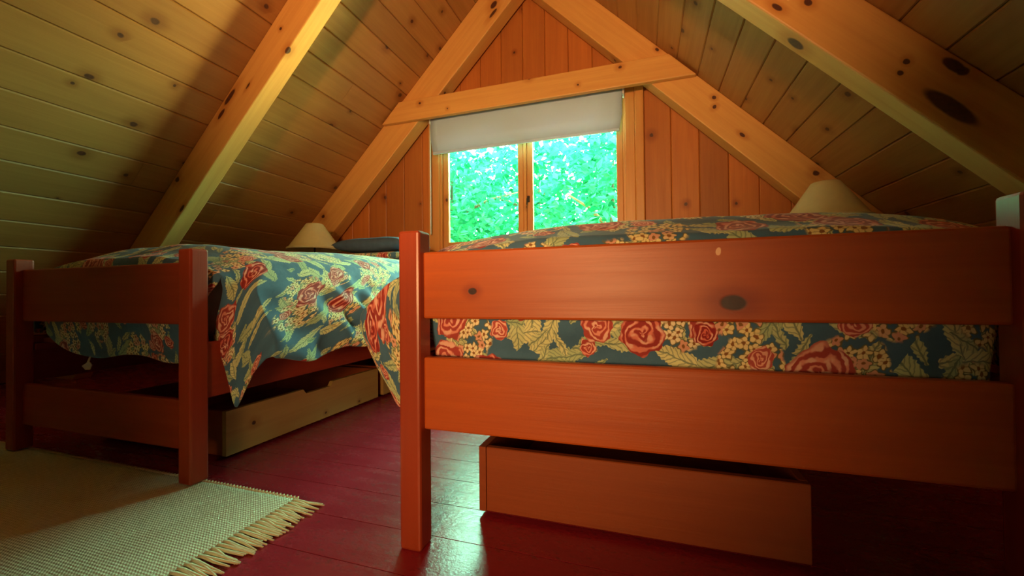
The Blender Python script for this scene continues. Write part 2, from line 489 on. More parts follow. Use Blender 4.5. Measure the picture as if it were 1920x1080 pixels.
def build_roof(side):
    s = 1 if side == 'L' else -1
    ul = Vector((0, 1, 0))
    # up-slope direction and inward normal
    uw = Vector((s*R2, 0, R2)); nrm = Vector((s*R2, 0, -R2))
    foot = Vector((-CL, 0, 0)) if side == 'L' else Vector((CR, 0, 0))
    total = AZ/R2; pitch = 0.1735
    # seam phase: a seam passes x=-2.428 on the left slope, x=0.22 on the right
    ph = ((-2.428+CL)/R2 if side == 'L' else (CR-0.22)/R2) % pitch
    bm = bmesh.new(); a = ph - pitch
    while a < total:
        lo, hi = max(a, 0.0), min(a+pitch, total)
        if hi - lo > 0.02:
            cuts = [YB]; yy = YB + random.uniform(0.8, 3.0)
            while yy < YG - 0.4: cuts.append(yy); yy += random.uniform(2.4, 4.0)
            cuts.append(YG)
            for y0, y1 in zip(cuts, cuts[1:]):
                c = foot + uw*((lo+hi)/2) - nrm*0.011 + Vector((0, (y0+y1)/2, 0))
                add_board(bm, c, ul, uw, nrm, y1-y0+0.009, hi-lo-0.002, 0.022, 0.0055, (random.random()*6, random.random()*6))
        a += pitch
    o = obj('ceiling', bm, M['roof_pine'])
    tag(o, 'sloping pine board ceiling on the %s side' % ('left' if side == 'L' else 'right'), 'ceiling', kind='structure')
    # outer skin so that no daylight leaks between the boards
    bm = bmesh.new()
    c = foot + uw*(total/2 - 0.10) - nrm*0.042 + Vector((0, (YB+YG)/2, 0))
    add_board(bm, c, ul, uw, nrm, YG-YB+0.3, total+0.3, 0.034, 0)
    o = obj('roof', bm, M['bark']); tag(o, kind='structure')
build_roof('L'); build_roof('R')

def build_gable(name, y, sgn, hole):
    """vertical boards; the face of the wall is at y, boards go behind it"""
    bm = bmesh.new(); pitch = 0.1775; x = 0.189 - pitch*24
    def top(xx): return min(xx + CL, CR - xx)
    def piece(x0, x1, z0, zt0, zt1, ztm=None):
        if max(zt0, zt1) - z0 < 0.02: return
        g = 0.0012; e = 0.006; th = 0.022*sgn; uvo = (random.random()*6, random.random()*6)
        xa, xb = x0+g, x1-g
        uvl = uvlayer(bm)
        def outline(i): return [(xa+i, z0), (xb-i, z0), (xb-i, zt1-i)] + ([(AX, ztm-i)] if ztm else []) + [(xa+i, zt0-i)]
        back = [bm.verts.new((px, y+th, max(pz, z0))) for px, pz in outline(0)]
        mid = [bm.verts.new((px, y+abs(e)*0.6*sgn, max(pz, z0))) for px, pz in outline(0)]
        fr = [bm.verts.new((px, y, max(pz, z0))) for px, pz in outline(e)]
        n = len(fr); fs = [bm.faces.new(fr), bm.faces.new(back[::-1])]
        for A, B in ((fr, mid), (mid, back)):
            for i in range(n): fs.append(bm.faces.new((A[i], B[i], B[(i+1) % n], A[(i+1) % n])))
        bmesh.ops.recalc_face_normals(bm, faces=fs)
        for f in fs:
            for lp in f.loops: lp[uvl].uv = (lp.vert.co.z + uvo[0], lp.vert.co.x + uvo[1])
    xs = []
    while x < CR + 0.2: xs.append(x); x += pitch
    xs = [q for q in xs if -CL < q < CR]; xs = [-CL] + xs + [CR]
    if hole: xs = sorted(set(xs + [hole[0], hole[1]]))
    for x0, x1 in zip(xs, xs[1:]):
        if x1 - x0 < 0.006: continue
        ztm = AZ if x0 < AX < x1 else None
        if hole and x0 >= hole[0]-1e-6 and x1 <= hole[1]+1e-6:
            piece(x0, x1, 0.0, hole[2], hole[2]); piece(x0, x1, hole[3], top(x0), top(x1), ztm)
        else: piece(x0, x1, 0.0, top(x0), top(x1), ztm)
    o = obj(name, bm, M['gable_pine']); tag(o, kind='structure'); return o
g = build_gable('wall_back', YG, 1, (WX0, WX1, WZ0, WZ1)); tag(g, 'gable wall of vertical knotty pine boards around the window', 'wall')
g = build_gable('wall_front', YB, -1, None); tag(g, 'plain board gable wall behind the viewpoint', 'wall')
def skin():
    # outside sheathing of the gable (four pieces round the opening)
    bm = bmesh.new(); y0, y1 = YG+0.024, YG+0.058
    box(bm, -CL-.1, WX0, y0, y1, 0, AZ+.2, 0); box(bm, WX1, CR+.1, y0, y1, 0, AZ+.2, 0)
    box(bm, WX0, WX1, y0, y1, 0, WZ0, 0); box(bm, WX0, WX1, y0, y1, WZ1, AZ+.2, 0)
    o = obj('wall_outside', bm, M['bark']); tag(o, kind='structure')
skin()

# ------------------------------------------------------------------ rafters and collar beam
def rafter(side, y0, y1, depth, mat, label):
    s = 1 if side == 'L' else -1
    uw = Vector((s*R2, 0, R2)); nrm = Vector((s*R2, 0, -R2))
    foot = Vector((-CL, 0, 0)) if side == 'L' else Vector((CR, 0, 0))
    total = AZ/R2
    bm = bmesh.new()
    c = foot + uw*(total/2) + nrm*(depth/2+0.0005) + Vector((0, (y0+y1)/2, 0))
    # length along the slope, width = depth into the room, thickness along Y; ends cut plumb and level
    L = total
    add_board(bm, c, uw, nrm, (0, 1, 0), L, depth, y1-y0, 0.006, (0, 0), 2, cut=(1.0, -1.0))
    o = obj('rafter', bm, mat); tag(o, label, 'rafter', 'roof rafters', 'structure'); return o
def beam_variant(name, spots):
    return wood(name, (0.80, 0.42, 0.12), (0.52, 0.19, 0.035), rough=0.5, knots=0.30, cells=2.6, vary=0.1, spots=spots)
M['beam_near_left'] = beam_variant('near left beam pine', [(0.10, -0.10, 0.04, 0.012), (0.21, -0.115, 0.06, 0.016), (0.34, -0.045, 0.024, 0.006), (0.645, 0.055, 0.022, 0.016), (0.70, -0.07, 0.010, 0.008), (-0.5, 0.04, 0.03, 0.012)])
M['beam_near_right'] = beam_variant('near right beam pine', [(-0.46, -0.012, 0.10, 0.026), (-0.375, -0.115, 0.045, 0.018), (-0.26, -0.053, 0.011, 0.010), (-0.272, -0.015, 0.010, 0.009), (0.195, 0.02, 0.022, 0.010), (0.123, -0.045, 0.016, 0.012), (0.06, 0.10, 0.035, 0.02)])
M['beam_gable_left'] = beam_variant('gable left beam pine', [(1.79, -0.035, 0.035, 0.022), (1.74, 0.005, 0.045, 0.012), (1.83, -0.09, 0.02, 0.012)])
M['beam_gable_right'] = beam_variant('gable right beam pine', [(0.318, -0.072, 0.012, 0.014), (0.362, -0.113, 0.014, 0.012), (0.067, -0.04, 0.022, 0.010), (0.865, -0.14, 0.016, 0.010)])
rafter('L', 2.85, 2.975, 0.235, M['beam_gable_left'], 'left rafter against the gable wall, running down behind the pale cone lamp')
rafter('R', 2.85, 2.975, 0.205, M['beam_gable_right'], 'right rafter against the gable wall, beside the window casing')
rafter('L', 1.70, 1.80, 0.195, M['beam_near_left'], 'nearer left rafter with dark streaky knots, ending behind the left bed')
rafter('R', 1.70, 1.80, 0.195, M['beam_near_right'], 'nearer right rafter with a big oval knot, at the upper right')
for yy in (0.55, -0.60, -1.75):
    rafter('L', yy, yy+0.10, 0.195, M['beam_pine'], 'left rafter overhead, nearer than the lit ones')
    rafter('R', yy, yy+0.10, 0.195, M['beam_pine'], 'right rafter overhead, nearer than the lit ones')
def collar():
    y0, y1, z0, z1 = 2.808, 2.849, 1.945, 2.108
    bm = bmesh.new()
    xl, xr = (z0+z1)/2 - CL + 0.02, CR - (z0+z1)/2 - 0.02
    add_board(bm, ((xl+xr)/2, (y0+y1)/2, (z0+z1)/2), (1, 0, 0), (0, 0, 1), (0, 1, 0), xr-xl, z1-z0, y1-y0, 0.006, (2.2, 1.3), 2, cut=(1.0, -1.0))
    o = obj('collar_beam', bm, M['beam_pine']); tag(o, 'horizontal pine collar beam above the window blind', 'beam', kind='structure')
collar()

# ------------------------------------------------------------------ window
def build_window():
    root = thing('window_1', 'two-pane pine casement window onto green leaves', 'window', (-0.855, YG, WZ0), kind='structure')
    P = M['frame_pine']
    yj0, yj1 = YG-0.005, YG+0.064
    bm = bmesh.new()  # jambs, head and sill board of the opening
    box(bm, WX0-.002, WX0+.022, yj0, yj1, WZ0, WZ1, .003, 'z', (.3, .1)); box(bm, WX1-.022, WX1+.002, yj0, yj1, WZ0, WZ1, .003, 'z', (1.3, .4))
    box(bm, WX0, WX1, yj0, yj1, WZ1-.022, WZ1, .003, 'x', (2, 0)); box(bm, WX0, WX1, yj0, yj1, WZ0, WZ0+.022, .003, 'x', (3, 0))
    obj('window_frame', bm, P, root)
    bm = bmesh.new()  # casing boards on the wall
    y0, y1 = YG-0.026, YG-0.001
    box(bm, WX0-.092, WX0+.006, y0, y1, WZ0-.06, WZ1+.09, .004, 'z', (.7, .2)); 
    box(bm, WX1-.006, WX1+.060, y0, y1, WZ0-.06, WZ1+.09, .004, 'z', (.2, .9)); box(bm, WX1+.060, WX1+.122, y0-.010, y1, WZ0-.06, WZ1+.09, .008, 'z', (.2, .3), 2)
    box(bm, WX0+.006, WX1-.006, y0, y1, WZ1-.006, WZ1+.09, .004, 'x', (4, .2))
    obj('casing', bm, P, root)
    bm = bmesh.new(); box(bm, WX0-.11, WX1+.13, YG-.07, YG+.03, WZ0-.022, WZ0+.006, .006, 'xf', (5, 1), 2); obj('sill', bm, P, root)
    ys0, ys1 = YG+.014, YG+.050
    xm = -0.868
    for (a, b, hinge) in ((WX0+.022, xm-.012, -1), (xm+.012, WX1-.022, 1)):
        bm = bmesh.new(); w_ = .047; z0, z1 = WZ0+.022, WZ1-.022
        box(bm, a+.001, a+w_, ys0, ys1, z0, z1, .005, 'z', (a, .1)); box(bm, b-w_, b-.001, ys0, ys1, z0, z1, .005, 'z', (b, .2))
        box(bm, a+w_, b-w_, ys0, ys1, z0, z0+.06, .005, 'x', (a, .7)); box(bm, a+w_, b-w_, ys0, ys1, z1-.05, z1, .005, 'x', (a, .9))
        sash = obj('sash', bm, P, root)
        bm = bmesh.new(); box(bm, a+w_-.006, b-w_+.006, YG+.030, YG+.034, z0+.054, z1-.044, 0); obj('pane', bm, M['glass'], sash)
    bm = bmesh.new(); box(bm, xm-.012, xm+.012, YG+.006, YG+.060, WZ0+.022, WZ1-.022, .004, 'z', (.4, .6)); obj('mullion', bm, P, root)
    bm = bmesh.new()
    box(bm, xm+.016, xm+.036, YG+.004, YG+.016, 1.26, 1.31, .003); tube(bm, [(xm+.026, YG+.006, 1.29), (xm+.022, YG-.012, 1.285), (xm+.02, YG-.016, 1.235)], .005)
    obj('latch', bm, M['dark_metal'], root)
build_window()

def build_blind():
    root = thing('roller_blind', 'pale grey roller blind pulled a third of the way down the window', 'window blind', (-0.88, 2.94, 1.69))
    xl, xr = -1.632, -0.128; yr, zr = 2.935, 1.972
    def tubex(r, a, b, name, mat, z=zr, y=yr):
        bm = bmesh.new(); n = 24; rows = []
        for xx in (a, b): rows.append([bm.verts.new((xx, y+r*math.cos(2*PI*i/n), z+r*math.sin(2*PI*i/n))) for i in range(n)])
        for i in range(n): bm.faces.new((rows[0][i], rows[0][(i+1) % n], rows[1][(i+1) % n], rows[1][i]))
        bm.faces.new(rows[0][::-1]); bm.faces.new(rows[1]); bmesh.ops.recalc_face_normals(bm, faces=bm.faces[:])
        o = obj(name, bm, mat, root, smooth=False); return o
    tubex(.026, xl+.003, xr-.003, 'roller', M['blind'])
    bm = bmesh.new()  # hanging cloth: falls from the front of the roll
    prof = [(yr + .030*math.cos(a), zr + .030*math.sin(a)) for a in [PI*(0.35 + 0.65*i/8) for i in range(9)]] + [(yr-.030, zr-.06), (yr-.029, 1.80), (yr-.028, 1.702)]
    nx = 24; rows = []
    for (yy, zz) in prof:
        rows.append([bm.verts.new((xl + .022 + (xr-xl-.044)*i/nx if zz < 1.72 else xl + .004 + (xr-xl-.008)*i/nx, yy + .0015*math.sin(i*1.1), zz)) for i in range(nx+1)])
    for a, b in zip(rows, rows[1:]):
        for i in range(nx): bm.faces.new((a[i], a[i+1], b[i+1], b[i]))
    o = obj('blind_cloth', bm, M['blind'], root, smooth=True)
    sd = o.modifiers.new('thick', 'SOLIDIFY'); sd.thickness = .002; sd.offset = 0
    bm = bmesh.new(); box(bm, xl+.022, xr-.022, yr-.036, yr-.020, 1.682, 1.704, .005, 'x', (0, 0), 2); obj('bottom_bar', bm, M['blind'], root)
    for xx in (xl-.012, xr):
        bm = bmesh.new(); box(bm, xx, xx+.012, yr-.034, YG-.027, zr-.036, zr+.036, .003, 'x', (0, 0)); obj('bracket', bm, M['white_metal'], root)
    bm = bmesh.new()  # bead chain loop
    for dx, rr in ((-.022, .0052), (-.012, .0052)):
        tube(bm, [(xl+dx, yr-.012 + (0.02 if dx < -.02 else 0), zz) for zz in (zr, 1.6, 1.3, 1.06)], rr, 6)
    tube(bm, [(xl-.022, yr+.008, 1.06), (xl-.017, yr-.002, 1.045), (xl-.012, yr-.012, 1.06)], .005, 6)
    obj('bead_chain', bm, M['white_metal'], root, smooth=True)
build_blind()

# ------------------------------------------------------------------ beds
def rail_stain(name, spots, chips=()):
    return wood(name, (0.52, 0.105, 0.013), (0.25, 0.026, 0.004), knot=(0.035, 0.010, 0.012), rough=0.42, knots=0.02, cells=2.2, vary=0.02, coat=0.0, spots=spots, chips=chips)
M['rail_knotted'] = rail_stain('red stained rail with two dark knots', [(-0.374, -0.025, .010, .008), (0.123, -0.050, .023, .015)], [(0.102, .042, .0045, .0075)])

def bed(name, label, xl, xr, yf, yh, a, up, lo, rail_in, z0, head_h, side_z, rail_mat, wood_mat, post_mat):
    """post size a, up/lo = (z0,z1) of the two foot rails"""
    root = thing(name, label, 'bed', ((xl+xr)/2, yf, z0), 'twin beds')
    H = 0.70
    for (px, py, hh, zb) in ((xl, yf, H, z0), (xr-a, yf, H, z0), (xl, yh-a, head_h, 0.0), (xr-a, yh-a, head_h, 0.0)):
        bm = bmesh.new(); box(bm, px, px+a, py, py+a, zb, hh, .006, 'z', (random.random()*4, random.random()*4), 2)
        obj('post', bm, post_mat, root)
    for (r, mat) in ((up, rail_mat), (lo, wood_mat)):
        bm = bmesh.new(); box(bm, xl+a-.002, xr-a+.002, yf+rail_in, yf+rail_in+.022, r[0], r[1], .005, 'x', (0, 0), 2)
        obj('foot_rail', bm, mat, root)
    for r in ((head_h-.19, head_h-.03), (.42, .58)):
        bm = bmesh.new(); box(bm, xl+a-.002, xr-a+.002, yh-a+.012, yh-a+.034, r[0], r[1], .004, 'x', (1, 1))
        obj('head_rail', bm, wood_mat, root)
    for px in (xl+.012, xr-.034):
        bm = bmesh.new(); box(bm, px, px+.022, yf+a-.002, yh-a+.002, side_z[0], side_z[1], .004, 'y', (2, 1))
        obj('side_rail', bm, wood_mat, root)
    y = yf+a+.03
    while y < yh-a-.1:
        bm = bmesh.new(); box(bm, xl+.035, xr-.035, y, y+.07, side_z[1]-.030, side_z[1]-.012, .002, 'xf', (y, 0)); y += .13
        obj('slat', bm, M['stain_post'], root)
    for px in (xl+.035, xr-.06):
        bm = bmesh.new(); box(bm, px, px+.024, yf+a, yh-a, side_z[1]-.055, side_z[1]-.030, .002, 'y')
        obj('slat_ledge', bm, M['stain_post'], root)
    return root
RB = dict(xl=-.518, xr=.567, yf=.775, yh=2.80, a=.052)
LB = dict(xl=-2.205, xr=-1.252, yf=.828, yh=2.80, a=.053)
bed('bed', 'nearer red stained wooden bed on the right, knotty footboard rail in front', RB['xl'], RB['xr'], RB['yf'], RB['yh'], RB['a'], (.505, .653), (.26, .42), .020, 0.0, .80, (.26, .42), M['rail_knotted'], M['stain'], M['stain_post'])
bed('bed', 'dark red wooden bed at left with its foot post on the rug', LB['xl'], LB['xr'], LB['yf'], LB['yh'], LB['a'], (.475, .662), (.10, .248), .022, .011, .80, (.25, .42), M['stain_dark'], M['stain_dark'], M['stain_dark'])

def mattress(b, label):
    bm = bmesh.new()
    box(bm, b['xl']+.06, b['xr']-.06, b['yf']+b['a']+.05, b['yh']-b['a']-.02, .408, .640, .05, 'yf', (0, 0), 4)
    o = obj('mattress', bm, M['mattress'], smooth=True); tag(o, label, 'mattress'); return o
mattress(RB, 'mattress hidden under the floral comforter of the right bed')
mattress(LB, 'mattress hidden under the floral comforter of the left bed')

def comforter(name, label, b, aisle, mat, P):
    """quilt: crowned top, a foot drop inside the footboard and two side drapes; the aisle drape flares at its foot corner"""
    xl, xr, yf, yh, a = b['xl'], b['xr'], b['yf'], b['yh'], b['a']
    ytop0 = yf + a + .030
    s = 1 if aisle == 'R' else -1
    xc = (xl+xr)/2; hw = (xr-xl)/2 + .012
    NT, NS, NF = 44, 22, 20
    cols = []       # list of (ytop, c, yy) : c = progress of the corner flare
    for i in range(NF): cols.append(i/(NF-1.0))
    NY = 84
    bm = bmesh.new(); uvl = uvlayer(bm)
    grid = []
    ylist = [ytop0 + .16*(i/(NF-1.0))**1.0 for i in range(NF)] + [ytop0 + .16 + (yh-.18-ytop0-.16)*(j+1)/NY for j in range(NY)]
    prevrow = None
    for j, yt in enumerate(ylist):
        c = min(1.0, j/(NF-1.0))
        along = yt - ytop0
        row = []
        zc = P['crown'](along); ze = zc - P['edge_drop']
        # far drape (simple), top, aisle drape ; t runs from far hem to aisle hem
        for k in range(NS, 0, -1):
            q = k/NS
            z = ze - (ze - P['far_hem'])*q
            x = xc - s*(hw + .018*math.sin(q*PI*.6) + .012*q*math.sin(yt*21))
            row.append(Vector((x, yt + .0*q, z)))
        for k in range(NT+1):
            xi = -1 + 2*k/NT
            x = xc + s*xi*hw
            z = zc - P['edge_drop']*abs(xi)**P['pow'] + .006*noise.noise((x*4, yt*4, 1.7)) + .004*noise.noise((x*11, yt*9, 4.2))
            row.append(Vector((x, yt + .018*(1-sm(0, .10, along))*(1-abs(xi)**6)*-1, z)))
        hem = P['hem'](c, along); fl = P['flare'](c, along)
        for k in range(1, NS+1):
            q = k/NS
            z = ze - (ze-hem)*q
            prof = P['prof'](q)
            fold = P['fold']*sm(.05, .6, q)*sm(.10, .30, along)*((.55+.9*noise.noise((along*2.3, 3.1, z)))*math.sin((along*1.0 - (ze-z)*.75)*2*PI/.145 + 1.6*math.sin(along*4.3) + 2.5*noise.noise((along*3, z*3, 0))) + .6*math.sin((along + (ze-z)*.3)*2*PI/.083 + 1))
            off = fl*prof + .010*sm(0, .2, q) + fold + .010*q*noise.noise((yt*6, z*7, 9.1))
            x = xc + s*(hw + off)
            # in the corner the drape turns across the bed end: keep its depth nearly constant
            ydr = yt if c >= 1 else (ytop0 + P['flap_y'] + (yt-ytop0)*P['flap_k'] + P['tilt']*q*(1-c))
            ydr2 = yt if along > .30 else ydr*(1-sm(.16, .30, along)) + yt*sm(.16, .30, along) if c >= 1 else ydr
            if c >= 1:
                base = ytop0 + P['flap_y'] + .16*P['flap_k']
                ydr2 = (base + (along-.16)) if False else yt*sm(.16, .36, along) + (base + (along-.16)*.8)*(1-sm(.16, .36, along))
            mixq = sm(0, .35, q)
            row.append(Vector((x, yt*(1-mixq) + ydr2*mixq, z)))
        grid.append(row)
    # lengths for UV
    nrow = len(grid); ncol = len(grid[0])
    V = [[bm.verts.new(p) for p in row] for row in grid]
    U = []
    for row in grid:
        acc = [0.0]
        for p, q in zip(row, row[1:]): acc.append(acc[-1] + (q-p).length)
        mid = acc[NS+NT//2]; U.append([x-mid for x in acc])
    Vv = [[0.0]*ncol]
    for j in range(1, nrow):
        Vv.append([Vv[-1][i] + max((grid[j][i]-grid[j-1][i]).length, .0) for i in range(ncol)])
    fs = []
    def face(q, uvs):
        f = bm.faces.new(q)
        for lp, w_ in zip(f.loops, uvs): lp[uvl].uv = w_
    for j in range(nrow-1):
        for i in range(ncol-1):
            face((V[j][i], V[j][i+1], V[j+1][i+1], V[j+1][i]), ((U[j][i], Vv[j][i]), (U[j][i+1], Vv[j][i+1]), (U[j+1][i+1], Vv[j+1][i+1]), (U[j+1][i], Vv[j+1][i])))
    # foot drop, from the foot edge of the top down behind the footboard
    ND = 18; i0, i1 = NS, NS+NT
    prev = V[0][i0:i1+1]; puv = [(U[0][i], Vv[0][i]) for i in range(i0, i1+1)]
    for d in range(1, ND+1):
        q = d/ND; cur = []; cuv = []
        for n_, i in enumerate(range(i0, i1+1)):
            p = grid[0][i]; xi = -1 + 2*n_/NT
            zb = P['foot_hem'](xi)
            z = p.z + (zb-p.z)*q
            x = xc + s*xi*(hw - P['foot_in']*sm(0, .3, q))
            y = p.y - P['foot_bulge']*math.sin(min(1, q*1.15)*PI)**.7*(1-.4*abs(xi)**5) + .004*math.sin(x*23)*q
            y = max(y, yf + .0455)
            cur.append(bm.verts.new((x, y, z))); cuv.append((U[0][i], Vv[0][i] - (p.z - z)))
        for n_ in range(NT):
            face((prev[n_+1], prev[n_], cur[n_], cur[n_+1]), (puv[n_+1], puv[n_], cuv[n_], cuv[n_+1]))
        prev, puv = cur, cuv
    bmesh.ops.recalc_face_normals(bm, faces=bm.faces[:])
    o = obj(name, bm, mat, smooth=True); tag(o, label, 'comforter', 'floral comforters')
    sd = o.modifiers.new('thick', 'SOLIDIFY'); sd.thickness = .010; sd.offset = -1
    ss = o.modifiers.new('smooth', 'SUBSURF'); ss.levels = 1; ss.render_levels = 1
    return o

def prof_bulge(q):
    return lerp_table([(0, 0), (.15, .22), (.35, .60), (.6, .98), (.72, 1.0), (.85, .86), (1, .55)], q)
def prof_slope(q):
    return lerp_table([(0, 0), (.15, .20), (.35, .45), (.6, .74), (.8, .93), (1, 1.0)], q)
PL = dict(
    crown=lambda d: .690 + .060*sm(-.02, .16, d) + .034*sm(.25, 1.0, d), edge_drop=.070, pow=3.4, far_hem=.42,
    hem=lambda c, d: lerp_table([(0, .42), (.08, .36), (.2, .195), (.36, .26), (.55, .32), (.8, .362), (1, .37)], c) if c < 1 else .355 + .012*math.sin(d*19) + .008*math.sin(d*43),
    flare=lambda c, d: -.07 + .200*c**.6 if c < 1 else .130 + .072*sm(.16, .50, d),
    prof=prof_slope, fold=.017, flap_y=.010, flap_k=.35, tilt=.0, foot_in=.055, foot_bulge=.022,
    foot_hem=lambda xi: .355 + .10*max(0, -xi-.45)**2*2.6 + .010*math.sin(xi*7))
LC = comforter('comforter', 'floral comforter on the left bed, pointed corner hanging beside the post, green lit side', LB, 'R', M['floral_left'], PL)
def care_tag():
    bm = bmesh.new(); uvl = uvlayer(bm)
    out = [(-1.853, .352), (-1.862, .330), (-1.886, .318), (-1.862, .306), (-1.836, .308), (-1.830, .324), (-1.848, .334), (-1.845, .352)]
    y = .893
    A = [bm.verts.new((x, y - .006*(.352-z)/.04, z)) for x, z in out]; B = [bm.verts.new((x, y+.002 - .006*(.352-z)/.04, z)) for x, z in out]
    n = len(out); bm.faces.new(A); bm.faces.new(B[::-1])
    for i in range(n): bm.faces.new((A[i], B[i], B[(i+1) % n], A[(i+1) % n]))
    bmesh.ops.recalc_face_normals(bm, faces=bm.faces[:])
    o = obj('cloth_tag', bm, M['cream'], LC); o['label'] = 'small pale tag hanging below the hem'
care_tag()
PR = dict(
    crown=lambda d: .672 + .052*sm(-.02, .14, d) + .016*sm(.15, .5, d), edge_drop=.045, pow=4.0, far_hem=.42,
    hem=lambda c, d: lerp_table([(0, .28), (.4, .27), (.7, .31), (1, .40)], c) if c < 1 else .40 + .012*math.sin(d*19),
    flare=lambda c, d: -.05 + .255*c**.6 if c < 1 else .205 - .150*sm(.16, .50, d),
    prof=prof_bulge, fold=.008, flap_y=.010, flap_k=.35, tilt=0, foot_in=.050, foot_bulge=.030,
    foot_hem=lambda xi: .409 + .004*math.sin(xi*9))
comforter('comforter', 'floral comforter on the right bed, blue rose print seen through the footboard', RB, 'L', M['floral_right'], PR)

def pillow(name, label, c, L, W, Hh, mat, rz=0.0, tilt=0.0):
    bm = bmesh.new(); uvl = uvlayer(bm); n = 28
    R_ = Matrix.Rotation(rz, 3, 'Z') @ Matrix.Rotation(tilt, 3, 'X')
    for sgn in (1, -1):
        g_ = []
        for i in range(n+1):
            r_ = []
            for j in range(n+1):
                x, y = -1+2*i/n, -1+2*j/n
                e = max(0.0, (1-abs(x)**3.0))*max(0.0, (1-abs(y)**3.0))
                pin = 1 - .06*(1-abs(x))*abs(y)**4 
                pin2 = 1 - .06*(1-abs(y))*abs(x)**4
                h = e**.33*Hh/2 * (1 + .10*noise.noise((x*2.2, y*2.2, sgn*3+L)))
                p = R_ @ Vector((x*L/2*pin2, y*W/2*pin, sgn*h)) + Vector(c)
                v = bm.verts.new(p); r_.append((v, (x*L/2, y*W/2)))
            g_.append(r_)
        for i in range(n):
            for j in range(n):
                q = [g_[i][j], g_[i+1][j], g_[i+1][j+1], g_[i][j+1]]
                if sgn < 0: q = q[::-1]
                f = bm.faces.new([a_[0] for a_ in q])
                for lp, a_ in zip(f.loops, q): lp[uvl].uv = a_[1]
    bmesh.ops.remove_doubles(bm, verts=bm.verts[:], dist=1e-5)
    o = obj(name, bm, mat, smooth=True); tag(o, label, 'pillow'); return o
pillow('pillow', 'floral pillow at the head of the left bed, under the navy one', (-1.76, 2.47, .818), .60, .38, .066, M['floral_left'])
pillow('pillow', 'dark navy pillow lying on top at the head of the left bed', (-1.80, 2.50, .906), .56, .40, .108, M['navy'])

# ------------------------------------------------------------------ under-bed drawers
def drawer(label, x0, x1, y0, y1, z1, mat, face, group, mat_end=None):
    """open wooden box; face = 'R' or 'L' is the long side with the hand notch"""
    root = thing('storage_drawer', label, 'drawer', ((x0+x1)/2, (y0+y1)/2, 0), group)
    t_ = .018; zb = .012
    fx = x1 if face == 'R' else x0
    s = -1 if face == 'R' else 1
    # front with notch: polygon extruded
    bm = bmesh.new(); uvl = uvlayer(bm); ym = (y0+y1)/2
    out = [(y0, zb), (y1, zb), (y1, z1), (ym+.085, z1), (ym+.070, z1-.020), (ym-.070, z1-.020), (ym-.085, z1), (y0, z1)]
    A = [bm.verts.new((fx, p[0], p[1])) for p in out]; B = [bm.verts.new((fx+s*t_, p[0], p[1])) for p in out]
    n = len(out); fs = [bm.faces.new(A), bm.faces.new(B[::-1])] + [bm.faces.new((A[i], B[i], B[(i+1) % n], A[(i+1) % n])) for i in range(n)]
    bmesh.ops.recalc_face_normals(bm, faces=fs)
    for f in fs:
        for lp in f.loops: lp[uvl].uv = (lp.vert.co.y, lp.vert.co.z + lp.vert.co.x*.5)
    obj('front', bm, mat, root)
    xa, xb = (x0, x1-t_) if face == 'R' else (x0+t_, x1)
    me = mat_end or mat
    bm = bmesh.new(); box(bm, xa+.001, xb-.001, y0, y0+t_, zb, z1, .002, 'x', (3, 2)); obj('end_panel', bm, me, root)
    bm = bmesh.new(); box(bm, xa+.001, xb-.001, y1-t_, y1, zb, z1, .002, 'x', (4, 1)); obj('end_panel', bm, me, root)
    bx = (x0, x0+t_) if face == 'R' else (x1-t_, x1)
    bm = bmesh.new(); box(bm, bx[0], bx[1], y0+t_, y1-t_, zb, z1, .002, 'y', (4, 4)); obj('back_panel', bm, me, root)
    bm = bmesh.new(); box(bm, x0+t_, x1-t_, y0+t_, y1-t_, zb+.004, zb+.012, 0, 'xf', (1, 1)); obj('bottom_panel', bm, me, root)
    for px in (x0+.07, x1-.07):
        for py in (y0+.07, y1-.07):
            bm = bmesh.new(); n = 14
            rr = .008
            rows = [[bm.verts.new((px+dx, py+rr*math.cos(2*PI*i/n), rr+rr*math.sin(2*PI*i/n))) for i in range(n)] for dx in (-.008, .008)]
            for i in range(n): bm.faces.new((rows[0][i], rows[0][(i+1) % n], rows[1][(i+1) % n], rows[1][i]))
            bm.faces.new(rows[0][::-1]); bm.faces.new(rows[1])
            obj('caster', bm, M['dark_metal'], root)
    return root
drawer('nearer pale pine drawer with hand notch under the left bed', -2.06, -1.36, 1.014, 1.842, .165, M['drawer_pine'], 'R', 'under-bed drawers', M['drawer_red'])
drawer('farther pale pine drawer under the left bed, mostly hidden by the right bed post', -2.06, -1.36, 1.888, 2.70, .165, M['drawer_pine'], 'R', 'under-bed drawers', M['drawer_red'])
drawer('reddish brown box drawer under the right bed, end panel towards the viewer', -.404, .312, .955, 1.783, .172, M['drawer_red'], 'L', 'under-bed drawers')

